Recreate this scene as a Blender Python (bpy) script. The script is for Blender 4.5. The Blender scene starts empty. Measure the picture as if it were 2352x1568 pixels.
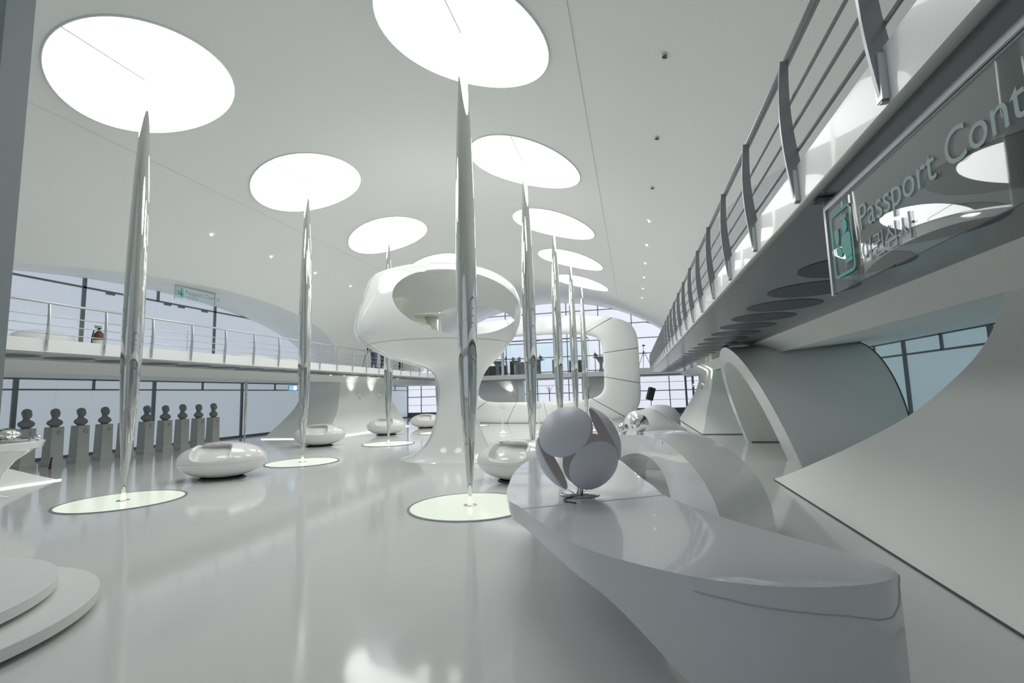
import bpy, bmesh, math, random
from math import sin, cos, pi, sqrt, radians as R
from mathutils import Vector, Matrix
random.seed(7)
C = bpy.context.scene.collection
sc = bpy.context.scene

# ------------------------------------------------------------ camera, world, exposure
F, VX, VY, ROLL, EYE = 1110.0, 1455.0, 898.0, .028, 1.6
d_ = Vector(((VX-1176)/F, -(VY-784)/F, -1)).normalized()      # world +Y in camera space
u_ = Vector((1, ROLL, 0)).cross(d_)
if u_.y < 0: u_ = -u_
u_.normalize(); r_ = d_.cross(u_)
rot = Matrix((r_, d_, u_))
cd = bpy.data.cameras.new('camera'); cam = bpy.data.objects.new('camera', cd); C.objects.link(cam)
cam.matrix_world = Matrix.Translation((0, 0, EYE)) @ rot.to_4x4()
cd.sensor_width = 36; cd.lens = F/2352*36; cd.clip_start = .05; cd.clip_end = 300
sc.camera = cam
w = bpy.data.worlds.new('world'); sc.world = w; w.use_nodes = True
w.node_tree.nodes['Background'].inputs[0].default_value = (.8, .87, .95, 1)
w.node_tree.nodes['Background'].inputs[1].default_value = .6
sc.view_settings.view_transform = 'Standard'; sc.view_settings.look = 'None'
sc.view_settings.gamma = 1; sc.view_settings.use_curve_mapping = False
sc.view_settings.exposure = 0.0
SKY_E, SEAM_W = 5.0, .012          # skylight panel radiance
GLASS_L, GLASS_R, GLASS_END = .62, .47, 1.15
sc.cycles.adaptive_threshold = .05
sc.cycles.max_bounces = 8; sc.cycles.diffuse_bounces = 6; sc.cycles.glossy_bounces = 5; sc.cycles.transmission_bounces = 8

# ------------------------------------------------------------ materials
def mat(name, col, rough=.5, metal=0, coat=0, emit=None, es=0, noise=0, nscale=3, bump=0, bscale=8, trans=0, ior=1.45, alpha=1, spec=.5):
    m = bpy.data.materials.new(name); m.use_nodes = True
    nt = m.node_tree; b = nt.nodes['Principled BSDF']
    b.inputs['Base Color'].default_value = (*col, 1); b.inputs['Roughness'].default_value = rough
    b.inputs['Metallic'].default_value = metal; b.inputs['Coat Weight'].default_value = coat
    b.inputs['Coat Roughness'].default_value = .03
    b.inputs['Specular IOR Level'].default_value = spec
    b.inputs['Transmission Weight'].default_value = trans; b.inputs['IOR'].default_value = ior
    b.inputs['Alpha'].default_value = alpha
    if emit: b.inputs['Emission Color'].default_value = (*emit, 1); b.inputs['Emission Strength'].default_value = es
    tc = nt.nodes.new('ShaderNodeTexCoord')
    if noise:
        n = nt.nodes.new('ShaderNodeTexNoise'); n.inputs['Scale'].default_value = nscale; n.inputs['Detail'].default_value = 4
        cr = nt.nodes.new('ShaderNodeMixRGB'); cr.blend_type = 'MIX'
        cr.inputs[1].default_value = (*[c*(1-noise) for c in col], 1); cr.inputs[2].default_value = (*[min(1, c*(1+noise*.5)) for c in col], 1)
        nt.links.new(tc.outputs['Object'], n.inputs['Vector']); nt.links.new(n.outputs['Fac'], cr.inputs[0])
        nt.links.new(cr.outputs[0], b.inputs['Base Color'])
    if bump:
        n = nt.nodes.new('ShaderNodeTexNoise'); n.inputs['Scale'].default_value = bscale; n.inputs['Detail'].default_value = 3
        bp = nt.nodes.new('ShaderNodeBump'); bp.inputs['Strength'].default_value = bump; bp.inputs['Distance'].default_value = .02
        nt.links.new(tc.outputs['Object'], n.inputs['Vector']); nt.links.new(n.outputs['Fac'], bp.inputs['Height'])
        nt.links.new(bp.outputs[0], b.inputs['Normal'])
    return m
M = {}
M['shell'] = mat('shell_paint', (.86, .875, .85), .55, noise=.02, nscale=.6)
M['floor'] = mat('floor_epoxy', (.735, .74, .73), .09, noise=.035, nscale=.8, bump=.035, bscale=2.2, spec=.6)
M['gloss'] = mat('gloss_white', (.93, .94, .93), .14, coat=.5)
M['counter'] = mat('counter_lacquer', (.72, .725, .75), .16, coat=.5)
M['satin'] = mat('satin_white', (.82, .835, .825), .4)
M['pod'] = mat('egg_gelcoat', (.84, .83, .82), .14, coat=.6)
M['seat'] = mat('seat_pad', (.70, .685, .67), .55)
M['cream'] = mat('cream_plastic', (.74, .74, .66), .35)
M['chrome'] = mat('polished_steel', (.74, .745, .72), .02, 1)
M['ceiljoint'] = mat('ceiling_joint', (.62, .64, .62), .6)
M['fascia'] = mat('fascia_lacquer', (.88, .885, .875), .28, coat=.35)
M['chromeb'] = mat('chrome_ball', (.86, .85, .83), .03, 1)
M['steel'] = mat('brushed_steel', (.42, .42, .44), .33, .85, noise=.1, nscale=40)
M['steell'] = mat('light_steel', (.62, .63, .64), .28, .8)
M['trim'] = mat('edge_trim', (.50, .50, .47), .35, .3)
M['soffit'] = mat('soffit_metal', (.25, .275, .275), .22, .35, noise=.05, nscale=1.5)
M['soffitl'] = mat('soffit_left', (.42, .44, .43), .35, .1)  # lighter, less metallic soffit tone for the left balcony
M['hole'] = mat('soffit_grille', (.045, .055, .06), .4)
M['mull'] = mat('mullion_grey', (.21, .225, .235), .4, .3)
M['joint'] = mat('joint_grey', (.30, .34, .35), .6)
M['dark'] = mat('dark_gap', (.11, .115, .115), .7)
M['lampgrey'] = mat('lamp_shade_satin', (.67, .67, .735), .36)
M['lampin'] = mat('lamp_shade_inside', (.74, .70, .71), .5)
M['black'] = mat('black_cable', (.02, .02, .022), .45)
M['stone'] = mat('bust_stone', (.26, .27, .28), .6, noise=.12, nscale=9)
M['ped'] = mat('pedestal_stone', (.52, .54, .52), .65, noise=.06, nscale=6)
M['letter'] = mat('carved_letter', (.26, .27, .27), .8)
M['red'] = mat('extinguisher_red', (.12, .04, .035), .35)
M['label'] = mat('extinguisher_label', (.7, .68, .62), .6)
M['jean'] = mat('denim', (.05, .075, .13), .85, noise=.2, nscale=20)
M['jean2'] = mat('denim_faded', (.09, .13, .20), .85, noise=.2, nscale=20)
M['cloth'] = mat('black_cloth', (.015, .016, .02), .85)
M['skin'] = mat('skin', (.52, .35, .26), .55)
M['hair'] = mat('hair', (.03, .022, .018), .6)
M['grey'] = mat('cabinet_grey', (.30, .33, .32), .5)
M['dgrey'] = mat('cabinet_dark', (.10, .115, .115), .5)
M['step'] = mat('step_laminate', (.82, .82, .81), .42, noise=.03, nscale=4)
M['sky'] = mat('skylight_diffuser', (.9, .9, .9), .4, emit=(.985, .985, .975), es=SKY_E)
M['disc'] = mat('floor_light_diffuser', (.2, .21, .18), .12, emit=(.86, .95, .80), es=.72)
M['tip'] = mat('glowing_tip', (.5, .5, .4), .3, emit=(.93, 1, .78), es=.8)
M['strip'] = mat('strip_light', (.8, .8, .8), .4, emit=(1, .98, .90), es=1.6)
M['dl'] = mat('downlight_lit', (.8, .8, .8), .4, emit=(1, .96, .9), es=6)
M['spot'] = mat('spot_lens', (.8, .8, .8), .4, emit=(1, .95, .9), es=8)
M['gl'] = mat('frosted_glass_left', (.25, .30, .33), .22, emit=(.80, .90, 1), es=GLASS_L*.62)
M['gu'] = mat('frosted_glass_upper', (.25, .28, .32), .22, emit=(.80, .885, 1), es=GLASS_L*.80)
M['gr'] = mat('frosted_glass_teal', (.18, .24, .26), .25, emit=(.66, .90, 1), es=GLASS_R*.62)
M['ge'] = mat('frosted_glass_end', (.3, .32, .36), .3, emit=(.86, .89, 1), es=GLASS_END*.72)
M['clear'] = mat('clear_glass', (.90, .97, .96), .01, trans=1, ior=1.45)
M['tealglass'] = mat('booth_glass', (.84, .96, .97), .05, trans=1, ior=1.1)
M['teal'] = mat('teal_print', (.10, .42, .39), .5)
M['doorteal'] = mat('door_glass_teal', (.22, .40, .40), .3)
M['frost'] = mat('frosted_print', (.40, .50, .49), .6)
M['exit'] = mat('exit_sign_face', (.1, .3, .7), .4, emit=(.25, .62, 1), es=.9)
M['exitw'] = mat('exit_sign_white', (.8, .9, 1), .4, emit=(.8, .93, 1), es=.9)

# ------------------------------------------------------------ helpers
def loc_of(p):
    v = Vector((0, 0, 0))
    while p: v += p.location; p = p.parent
    return v
def mk(name, V, Fc, m, parent=None, smooth=False, world=True, angle=None):
    off = loc_of(parent) if (parent and world) else Vector((0, 0, 0))
    me = bpy.data.meshes.new(name)
    me.from_pydata([tuple(Vector(v)-off) for v in V], [], Fc); me.update()
    ms = m if isinstance(m, (list, tuple)) else [m]
    for q in ms: me.materials.append(M[q])
    if smooth:
        me.polygons.foreach_set('use_smooth', [True]*len(me.polygons))
        if angle: me.set_sharp_from_angle(angle=R(angle))
    o = bpy.data.objects.new(name, me); C.objects.link(o)
    if parent: o.parent = parent
    return o
def tag(o, label=None, cat=None, group=None, kind=None):
    if label: o['label'] = label
    if cat: o['category'] = cat
    if group: o['group'] = group
    if kind: o['kind'] = kind
    return o
def thing(name, loc, label, cat, group=None, rz=0, kind=None):
    o = bpy.data.objects.new(name, None); C.objects.link(o); o.location = loc; o.rotation_euler = (0, 0, rz); o.empty_display_size = .1
    return tag(o, label, cat, group, kind)
def struct(o): o['kind'] = 'structure'; return o
def kids(o): return [c for c in bpy.data.objects if c.parent == o]
def dup(root, loc, rz=None, label=None, group=None):
    def cp(o, par):
        c = o.copy(); C.objects.link(c)
        if par: c.parent = par
        for k in children[o.name]: cp(k, c)
        return c
    children = {}
    def walk(o):
        children[o.name] = kids(o)
        for k in children[o.name]: walk(k)
    walk(root)
    r = cp(root, None); r.location = loc
    if rz is not None: r.rotation_euler = (0, 0, rz)
    if label: r['label'] = label
    if group: r['group'] = group
    return r
class G:                                     # geometry collector
    def __init__(s): s.V = []; s.F = []
    def add(s, V, Fc):
        n = len(s.V); s.V += [Vector(v) for v in V]; s.F += [tuple(i+n for i in f) for f in Fc]; return s
    def box(s, a, b):
        x0, y0, z0 = a; x1, y1, z1 = b
        return s.add([(x0,y0,z0),(x1,y0,z0),(x1,y1,z0),(x0,y1,z0),(x0,y0,z1),(x1,y0,z1),(x1,y1,z1),(x0,y1,z1)],
                     [(0,3,2,1),(4,5,6,7),(0,1,5,4),(1,2,6,5),(2,3,7,6),(3,0,4,7)])
    def tube(s, P, r, n=10, caps=True):
        P = [Vector(p) for p in P]; rs = r if isinstance(r, (list, tuple)) else [r]*len(P)
        V = []; prev = None
        for i, p in enumerate(P):
            t = (P[min(i+1, len(P)-1)]-P[max(i-1, 0)]).normalized()
            a = prev if prev is not None else (Vector((0, 0, 1)) if abs(t.z) < .9 else Vector((1, 0, 0)))
            a = (a - t*a.dot(t)).normalized(); b = t.cross(a); prev = a
            V += [p+(a*cos(2*pi*k/n)+b*sin(2*pi*k/n))*rs[i] for k in range(n)]
        Fc = [(i*n+k, i*n+(k+1) % n, (i+1)*n+(k+1) % n, (i+1)*n+k) for i in range(len(P)-1) for k in range(n)]
        if caps: Fc += [tuple(range(n-1, -1, -1)), tuple((len(P)-1)*n+k for k in range(n))]
        return s.add(V, Fc)
    def lathe(s, prof, c=(0, 0, 0), n=32, caps=True, sx=1, sy=1):
        V = [(c[0]+r*sx*cos(2*pi*k/n), c[1]+r*sy*sin(2*pi*k/n), c[2]+z) for r, z in prof for k in range(n)]
        Fc = [(i*n+k, i*n+(k+1) % n, (i+1)*n+(k+1) % n, (i+1)*n+k) for i in range(len(prof)-1) for k in range(n)]
        if caps: Fc += [tuple(range(n-1, -1, -1)), tuple((len(prof)-1)*n+k for k in range(n))]
        return s.add(V, Fc)
    def grid(s, f, nu, nv, cu=False, flip=False):
        V = [f(i/(nu if cu else nu-1), j/(nv-1)) for i in range(nu) for j in range(nv)]
        Fc = []
        for i in range(nu if cu else nu-1):
            for j in range(nv-1):
                q = (i*nv+j, ((i+1) % nu)*nv+j, ((i+1) % nu)*nv+j+1, i*nv+j+1)
                Fc.append(q[::-1] if flip else q)
        return s.add(V, Fc)
    def prism(s, P, vec):                    # polygon P (3d points) extruded by vec
        n = len(P); vec = Vector(vec); P = [Vector(p) for p in P]
        return s.add(P+[p+vec for p in P], [tuple(range(n))[::-1], tuple(range(n, 2*n))]+[(i, (i+1) % n, n+(i+1) % n, n+i) for i in range(n)])
    def mk(s, name, m, parent=None, smooth=False, world=True, angle=None): return mk(name, s.V, s.F, m, parent, smooth, world, angle)
def box(name, a, b, m, parent=None, world=True, bev=0):
    o = G().box(a, b).mk(name, m, parent, world=world)
    if bev:
        md = o.modifiers.new('bevel', 'BEVEL'); md.width = bev; md.segments = 2
    return o
def lerp(a, b, t): return a+(b-a)*t
def pl(T, x):                                # piecewise linear table
    if x <= T[0][0]: return T[0][1]
    for (a, p), (b, q) in zip(T, T[1:]):
        if x <= b: return p+(q-p)*(x-a)/(b-a)
    return T[-1][1]
def cr(P, t):                                # Catmull-Rom through tuples, t in 0..1
    n = len(P)-1; f = min(max(t, 0), .999999)*n; i = int(f); u = f-i
    a, b, c, d = P[max(i-1, 0)], P[i], P[i+1], P[min(i+2, n)]
    return tuple(.5*(2*q+(-p+r)*u+(2*p-5*q+4*r-s)*u*u+(-p+3*q-3*r+s)*u**3) for p, q, r, s in zip(a, b, c, d))
def text(name, s, size, mtx, m, parent=None, ext=.003):
    cu = bpy.data.curves.new(name, 'FONT'); cu.body = s; cu.size = size; cu.extrude = ext; cu.resolution_u = 4
    o = bpy.data.objects.new(name, cu); C.objects.link(o); bpy.context.view_layer.update()
    me = bpy.data.meshes.new_from_object(o.evaluated_get(bpy.context.evaluated_depsgraph_get()))
    bpy.data.objects.remove(o); bpy.data.curves.remove(cu)
    me.transform(mtx); me.materials.clear(); me.materials.append(M[m])
    q = bpy.data.objects.new(name, me); C.objects.link(q)
    if parent: q.parent = parent; me.transform(Matrix.Translation(-loc_of(parent)))
    return q

# ------------------------------------------------------------ the shell of the hall
YB, YE = -8.0, 29.2                                   # back wall, end of vault
zc = lambda x: 7.94-.047*(x+5.6)**2
DECK = 2.99
BOT = 2.70
GLX, GRX = -17.6, 7.6
def zo(y):
    t = (y-13.2)/9.6
    return DECK+2.34*sqrt(1-t*t) if abs(t) < 1 else DECK
dx = lambda z: sqrt((7.94-z)/.047)
g = G()
ys = [YB+(3.6-YB)*i/10 for i in range(10)]+[13.2-9.6*cos(pi*i/60) for i in range(61)]+[22.8+(YE-22.8)*i/8 for i in range(1, 9)]
g.grid(lambda u, v: (lambda y: (lambda x: (x, y, zc(x)))(-5.6+dx(zo(y))*(2*v-1)))(ys[round(u*(len(ys)-1))]), len(ys), 61, flip=True)
struct(g.mk('ceiling', 'shell', smooth=True))
for sg, gx, nm in ((-1, GLX, 'left'), (1, GRX, 'right')):
    g = G()
    def fi(u, v):
        t = pi*u
        yo, z_o = 13.2-9.6*cos(t), DECK+2.34*sin(t); xo = -5.6+sg*dx(z_o)
        yi, z_i = 14.1-9.75*cos(t), DECK+2.95*sin(t)
        return (lerp(xo, gx, v), lerp(yo, yi, v), lerp(z_o, z_i, v))
    g.grid(fi, 61, 8, flip=(sg > 0))
    struct(g.mk('trim_'+('1' if sg < 0 else '2'), 'shell', smooth=True))
# end arch: fillet then reveal out to the end glass
zend = lambda x: 8.42-.030*(x+5.9)**2-.00012*(x+5.9)**4
def fe(u, v):
    s = 2*u-1; x0 = -5.6+dx(DECK)*s
    x1 = -5.9+10.6*s
    z0, z1 = zc(x0), max(DECK, zend(x1))
    k = v
    bulge = -.30*sin(pi*min(1, v*2.2))*(1-abs(s)**3) if v < .4545 else 0
    return (lerp(x0, x1, k), lerp(YE, 36, k), lerp(z0, z1, k)+bulge*.35)
struct(G().grid(fe, 61, 14).mk('trim_3', 'shell', smooth=True))
# lower shell: flared skirt walls with leaning opening edges
XS = [(0, 0), (.15, .12), (.35, .24), (.6, .38), (.95, .58), (1.3, .78), (1.7, .96), (2.1, 1.08), (2.42, 1.12)]
WW = [(0, 0), (.15, .42), (.35, .95), (.74, 1.95), (1.2, 2.95), (1.6, 3.5), (1.93, 3.85), (2.42, 4.1)]
WW = [(lambda t: (t[0], t[1]))(cr(WW, i/60)) for i in range(61)]
XS = [cr(XS, i/60) for i in range(61)]
def skirt(sg, xf, y0, y1, w0, w1, name, thick=True):
    g = G()
    f = lambda u, v: (lambda z: (xf+sg*pl(XS, z), lerp(y0-w0*pl(WW, z), y1+w1*pl(WW, z), u), z))(2.42*v)
    g.grid(f, 10, 25, flip=(sg < 0))
    return g.mk(name, 'shell', smooth=True)
XR, XL = 2.28, -12.42
struct(skirt(1, XR, YB, 9.5, 0, -1, 'wall_right'))
def wseg(*a):
    return struct(skirt(*a))
wseg(1, XR, 18.45, 28.0, -1, -.25, 'wall_right_pier')
wseg(-1, XL, YB, 8.2, 0, -.8, 'wall_left')
wseg(-1, XL, 17.75, 25.4, -.66, -.1, 'wall_left_pier')
def jamb(sg, xf, y, wk, xin, name):
    f = lambda u, v: (lambda z: (lerp(xf+sg*pl(XS, z), xin, u), y+wk*pl(WW, z), z))(2.42*v)
    o = G().grid(f, 6, 25).mk(name, 'shell', smooth=True); struct(o)
jamb(1, XR, 18.45, 1, 5.2, 'wall_right_jamb'); jamb(-1, XL, 17.75, .66, -15.5, 'wall_left_jamb')
jamb(-1, XL, 8.2, -.8, -15.5, 'wall_left_jamb_near'); jamb(1, XR, 9.5, -1, 5.2, 'wall_right_jamb_near')
jamb(1, XR, 28.0, -.25, 5.2, 'wall_right_jamb_far'); jamb(-1, XL, 25.4, -.1, -15.5, 'wall_left_jamb_far')
# band above the openings and the sloping recess ceiling
for sg, xf, gx, nm, zg in ((1, XR, GRX, 'right', 2.84), (-1, XL, GLX, 'left', 2.50)):
    x1 = xf+sg*1.12; P = [(x1, 2.42), (x1-sg*.06, 2.50), (x1-sg*.22, 2.60), (x1-sg*.42, BOT)] if sg > 0 else [(x1, 2.42), (x1+.02, 2.52), (x1+.05, 2.62), (x1+.09, BOT)]
    g = G().grid(lambda u, v: (P[round(v*3)][0], lerp(YB, 33.5, u), P[round(v*3)][1]), 6, 4, flip=(sg < 0))
    g.grid(lambda u, v: (lerp(x1, gx, v), lerp(YB, 36, u), lerp(2.42, zg, v)), 6, 6, flip=(sg > 0))
    struct(g.mk('ceiling_'+nm, 'shell', smooth=True, angle=40))
struct(box('floor', (-18.5, YB-.2, -.1), (8.5, 37, 0), 'floor'))
struct(box('wall_back', (-18.5, YB-.2, 0), (8.5, YB, 9), 'shell'))
win = struct(thing('window_6', (-5, YB, 0), None, None))  # glowing panes added behind the camera to brighten the foreground
for k in range(10):
    a, b = -16.4+2.3*k, -16.4+2.3*(k+1)
    for c, d in ((.1, 2.6), (3.1, 4.6)) + (((4.66, 6.2),) if 1 < k < 8 else ()) + (((6.26, 7.3),) if 2 < k < 7 else ()):
        G().box((a+.03, YB+.03, c), (b-.03, YB+.06, d)).mk('pane', 'gl', win)
# grey pier close by on the left
struct(box('wall_near', (-8.2, 3.3, 0), (-6.25, 3.55, 6.94), 'joint'))
# outer enclosure behind glass
struct(box('wall_left_outer', (-18.4, YB, 0), (-18.2, 36.4, 9), 'shell'))
struct(box('wall_right_outer', (8.2, YB, 0), (8.4, 36.4, 9), 'shell'))
# ceiling seams
for n, x in ((4, -10.1), (5, -.58)):
    P = [(x, y*.5, zc(x)-.002) for y in range(-12, 58)]
    struct(G().tube(P, .007, 5).mk('trim_%d' % n, 'ceiljoint'))
# floor joint near the counter
struct(G().tube([(1.13, 2.80, 0), (2.33, 3.18, .0)], .004, 4).mk('trim_6', 'dark'))
# dark shadow gap and light strips along the skirt feet
for nm, a, b in (('baseboard_right', (XR-.006, YB, .002), (XR+.02, 9.45, .014)), ('baseboard_right_far', (XR-.006, 18.45, .002), (XR+.02, 28.0, .018)),
                 ('baseboard_jamb', (XR, 18.42, .004), (5.2, 18.45, .03))):
    struct(box(nm, a, b, 'dark'))
strip = lambda nm, a, b, lb: tag(box(nm, a, b, 'strip'), lb, 'light', 'strip lights along the foot of the left wall')
strip('strip_light', (XL+.02, 17.75, .005), (XL+.06, 25.35, .032), 'long thin light strip at the foot of the flared wall behind the egg seats')
strip('strip_light', (-15.5, 17.68, .005), (XL+.07, 17.72, .032), 'light strip crossing the floor beside the far busts, left of the egg seats')
strip('strip_light', (XL+.02, 6.9, .005), (XL+.05, 8.2, .026), 'bright light strip on floor beside the white flared table, far left')

# ------------------------------------------------------------ glass walls: panes, mullions
def pane(win, pts, m, t=(.02, 0, 0)): return G().prism(pts, t).mk('pane', m, win)
def bar(win, a, b, m='mull'): return G().box(a, b).mk('mullion', m, win)
def zi(y):
    t = (y-14.1)/9.75
    return DECK+2.95*sqrt(max(0, 1-t*t)) if abs(t) < 1 else DECK
for sg, gx, nm, m, zt in ((-1, GLX, 1, 'gl', 2.48), (1, GRX, 2, 'gr', 2.83)):
    win = struct(thing('window_%d' % nm, (gx, 14, 0), None, None))
    ys = [3.9+1.0633*i for i in range(31)] if sg < 0 else [16.1+.875*i for i in range(-14, 23)]
    tr = 2.15 if sg < 0 else 2.42
    for i, (a, b) in enumerate(zip(ys, ys[1:])):
        pane(win, [(gx, a+.008, .09), (gx, b-.008, .09), (gx, b-.008, tr-.02), (gx, a+.008, tr-.02)], m, (sg*.02, 0, 0))
        pane(win, [(gx, a+.008, tr+.02), (gx, b-.008, tr+.02), (gx, b-.008, zt), (gx, a+.008, zt)], m, (sg*.02, 0, 0))
    for k, y in enumerate(ys):
        if k % 4 == 2: bar(win, (gx-.06, y-.06, 0), (gx+.06, y+.06, zt))
        elif k % 2 == 0: bar(win, (gx-.05, y-.035, tr), (gx+.05, y+.035, zt))
    bar(win, (gx-.05, 3.9, tr-.025), (gx+.05, 35.8, tr+.025)); bar(win, (gx-.05, 3.9, 0), (gx+.05, 35.8, .08)); bar(win, (gx-.05, 3.9, zt-.03), (gx+.05, 35.8, zt+.03))
    box('backing', (gx+sg*.03, 3.9, 0), (gx+sg*.05, 35.8, zt), 'joint', win)
    # upper lunette
    win = struct(thing('window_%d' % (nm+2), (gx, 14, DECK), None, None))
    ys = [4.4+.05]+[5.3+1.03*i for i in range(18)]+[23.8]
    L = 5.55
    for a, b in zip(ys, ys[1:]):
        a_, b_ = a+.006, b-.006; n = 4
        top = [(b_+(a_-b_)*k/n) for k in range(n+1)]
        lo = [(gx, a_, DECK+.02), (gx, b_, DECK+.02)]+[(gx, y, max(DECK+.03, min(zi(y)-.01, L-.03))) for y in top]
        pane(win, lo, 'gu', (sg*.02, 0, 0))
        if max(zi(a_), zi(b_)) > L+.06:
            up = [(gx, a_, L+.03), (gx, b_, L+.03)]+[(gx, y, max(L+.031, zi(y)-.01)) for y in top]
            pane(win, up, 'gu', (sg*.02, 0, 0))
    bar(win, (gx-.05, 9.0, L-.03), (gx+.05, 19.4, L+.03))
    for y in (6.7, 11.92, 17.13): bar(win, (gx-.05, y-.055, DECK), (gx+.05, y+.055, zi(y)))
    for y in (9.3, 14.5): bar(win, (gx-.05, y-.045, L), (gx+.05, y+.045, zi(y)))
    for y in (12.75, 14.9, 15.5, 16.6): G().box((gx-.06, y-.14, L-.1), (gx+.06, y+.14, L-.03)).mk('door_closer', 'mull', win)
    for y in (15.78, 15.98): G().tube([(gx+.09*-sg, y, 3.75), (gx+.09*-sg, y, 4.55)], .014, 8).mk('door_handle', 'steell', win)
win = struct(thing('window_5', (-5, 36, 0), None, None))
xs = [-4.63+2.37*k for k in range(-6, 6)]; zs = [.35, .95, 1.6, 2.2, 2.75, 3.2, 4.3, 5.42, 6.55, 7.68, 8.6]
for a, b in zip(xs, xs[1:]):
    for c, d in zip(zs, zs[1:]):
        a, b = max(a, -18.1), min(b, 8.1)
        if b-a < .3: continue
        n = 5; top = [b-.01+(a-b+.02)*k/n for k in range(n+1)]
        lim = lambda x: 99 if c < 2.9 else zend(x)-.02
        T = [(x, 36, max(c+.012, min(d-.012, lim(x)))) for x in top]
        if max(p[2] for p in T) <= c+.02: continue
        pane(win, [(a+.01, 36, c+.012), (b-.01, 36, c+.012)]+T, 'ge', (0, .02, 0))
for x in xs:
    if -18 < x < 8: bar(win, (x-.03, 35.95, 0), (x+.03, 36.02, max(2.9, zend(x))))
for z in zs[:-1]:
    hw = sqrt(max(0, (8.42-z)/.034))if z > 3 else 13
    th = .012 if z in (.95, 2.2) else .03
    bar(win, (max(-18.2, -5.9-hw), 35.96, z-th), (min(8.2, -5.9+hw), 36.02, z+th))
box('backing', (-18.2, 36.03, 0), (8.2, 36.05, 9), 'joint', win)
box('sill', (-18.2, 35.9, 0), (8.2, 36.02, .35), 'dgrey', win)
# thin grey uprights in front of the end glass, right side
for k, x in enumerate((3.3, 3.75, 4.2, 4.75)):
    struct(box('trim_%d' % (7+k), (x, 33.7, 0), (x+.12, 33.9, 2.7), 'mull'))

# ------------------------------------------------------------ skylights, spindle columns, floor lights
RS, PX = 1.39, {'l': -8.42, 'r': -2.40}
CYS = {'l': [6.52+4.56*i for i in range(5)], 'r': [6.9+4.63*i for i in range(5)]}
ORD = ['nearest', 'second', 'third', 'fourth', 'farthest']
prof = [(.012, .02), (.024, .10), (.034, .25), (.055, .5), (.088, 1.0), (.118, 1.5), (.142, 2.1), (.156, 2.8), (.158, 3.4), (.150, 4.2), (.135, 5.0), (.112, 5.8), (.080, 6.5), (.048, 7.1), (.020, 7.5), (.006, 7.62)]
PR = [cr(prof, i/48) for i in range(49)]
col0 = disc0 = None
for side, row in (('l', 'left'), ('r', 'right')):
    for i, y in enumerate(CYS[side]):
        x = PX[side]; lb = '%s in the %s row' % (ORD[i], row)
        if not col0:
            col0 = thing('spindle_column', (x, y, 0), 'polished metal spindle column, '+lb, 'column', 'polished spindle columns')
            G().lathe(PR, (0, 0, 0), 40).mk('shaft', 'chrome', col0, True, False)
            G().lathe([(.045, .0), (.036, .06), (.028, .13), (.012, .17)], (0, 0, .012), 20).mk('lit_tip', 'tip', col0, True, False)
            G().lathe([(.10, .0), (.095, .006)], (0, 0, .013), 24).mk('base_plate', 'steell', col0, True, False)
            disc0 = thing('floor_light', (x, y, 0), 'round glowing floor light under the %s column' % lb, 'light', 'round glowing floor lights')
            G().lathe([(.865, .0), (.865, .010), (.86, .012)], (0, 0, 0), 64).mk('diffuser', 'disc', disc0, False, False)
            G().lathe([(.87, .0), (.905, .0), (.905, .013), (.87, .013), (.87, 0)], (0, 0, .001), 64, caps=False).mk('frame', 'steel', disc0, False, False)
        else:
            s = dup(col0, (x, y, 0), label='polished metal spindle column, '+lb)
            s = dup(disc0, (x, y, 0), label='round glowing floor light under the %s column' % lb)
        # skylight follows the vault
        s = thing('skylight', (x, y, zc(x)), 'round bright skylight above the %s column' % lb, 'skylight', 'round skylights')
        n, m_ = 72, 8
        V = [(x, y, zc(x)-.02)]+[(x+RS*k/m_*cos(2*pi*j/n), y+RS*k/m_*sin(2*pi*j/n), zc(x+RS*k/m_*cos(2*pi*j/n))-.02) for k in range(1, m_+1) for j in range(n)]
        Fc = [(0, 1+(j+1) % n, 1+j) for j in range(n)]+[(1+k*n+j, 1+k*n+(j+1) % n, 1+(k+1)*n+(j+1) % n, 1+(k+1)*n+j) for k in range(m_-1) for j in range(n)]
        mk('diffuser', V, Fc, 'sky', s, True)
        g = G()
        g.tube([(x+(RS+.012)*cos(2*pi*j/n), y+(RS+.012)*sin(2*pi*j/n), zc(x+(RS+.012)*cos(2*pi*j/n))-.012) for j in range(n+1)], .016, 6, False).mk('frame', 'satin', s, True)
        G().tube([(x, y-.05, zc(x)-.026), (x, y-RS, zc(x)-.026)], .011, 6).mk('seam', 'joint', s)
# small downlights in the vault
def downlight(x, y, lit, k, lb):
    z = zc(x); t = thing('downlight', (x, y, z), lb, 'light', 'small ceiling downlights')
    G().lathe([(.045, 0), (.062, 0), (.062, .012), (.045, .012), (.045, 0)], (x, y, z-.02), 16, False).mk('ring', 'steell', t, True)
    G().lathe([(.0, 0), (.045, 0)], (x, y, z-.012), 16, False).mk('lens', 'dl' if lit else 'dgrey', t)
nr = ['first', 'second', 'third', 'fourth', 'fifth', 'sixth', 'seventh', 'eighth', 'ninth']
for k in range(9): downlight(.66, 6.42+2.2*k, k > 2, k, '%s small recessed downlight of the ceiling row above the right balcony' % nr[k])
for k, y in enumerate((6.26, 10.89, 13.23, 15.53, 17.88)): downlight(-11.42, y, True, k, '%s small recessed downlight of the ceiling row above the left balcony' % nr[k])
# unlit round ceiling opening seen through the pavilion
tag(G().lathe([(0, 0), (.75, 0), (.75, .02)], (-13.6, 26.8, 4.74), 40, False).mk('ceiling_vent', 'grey'), 'grey oval vent low on the vault, seen through the pavilion opening', 'vent')

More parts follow.
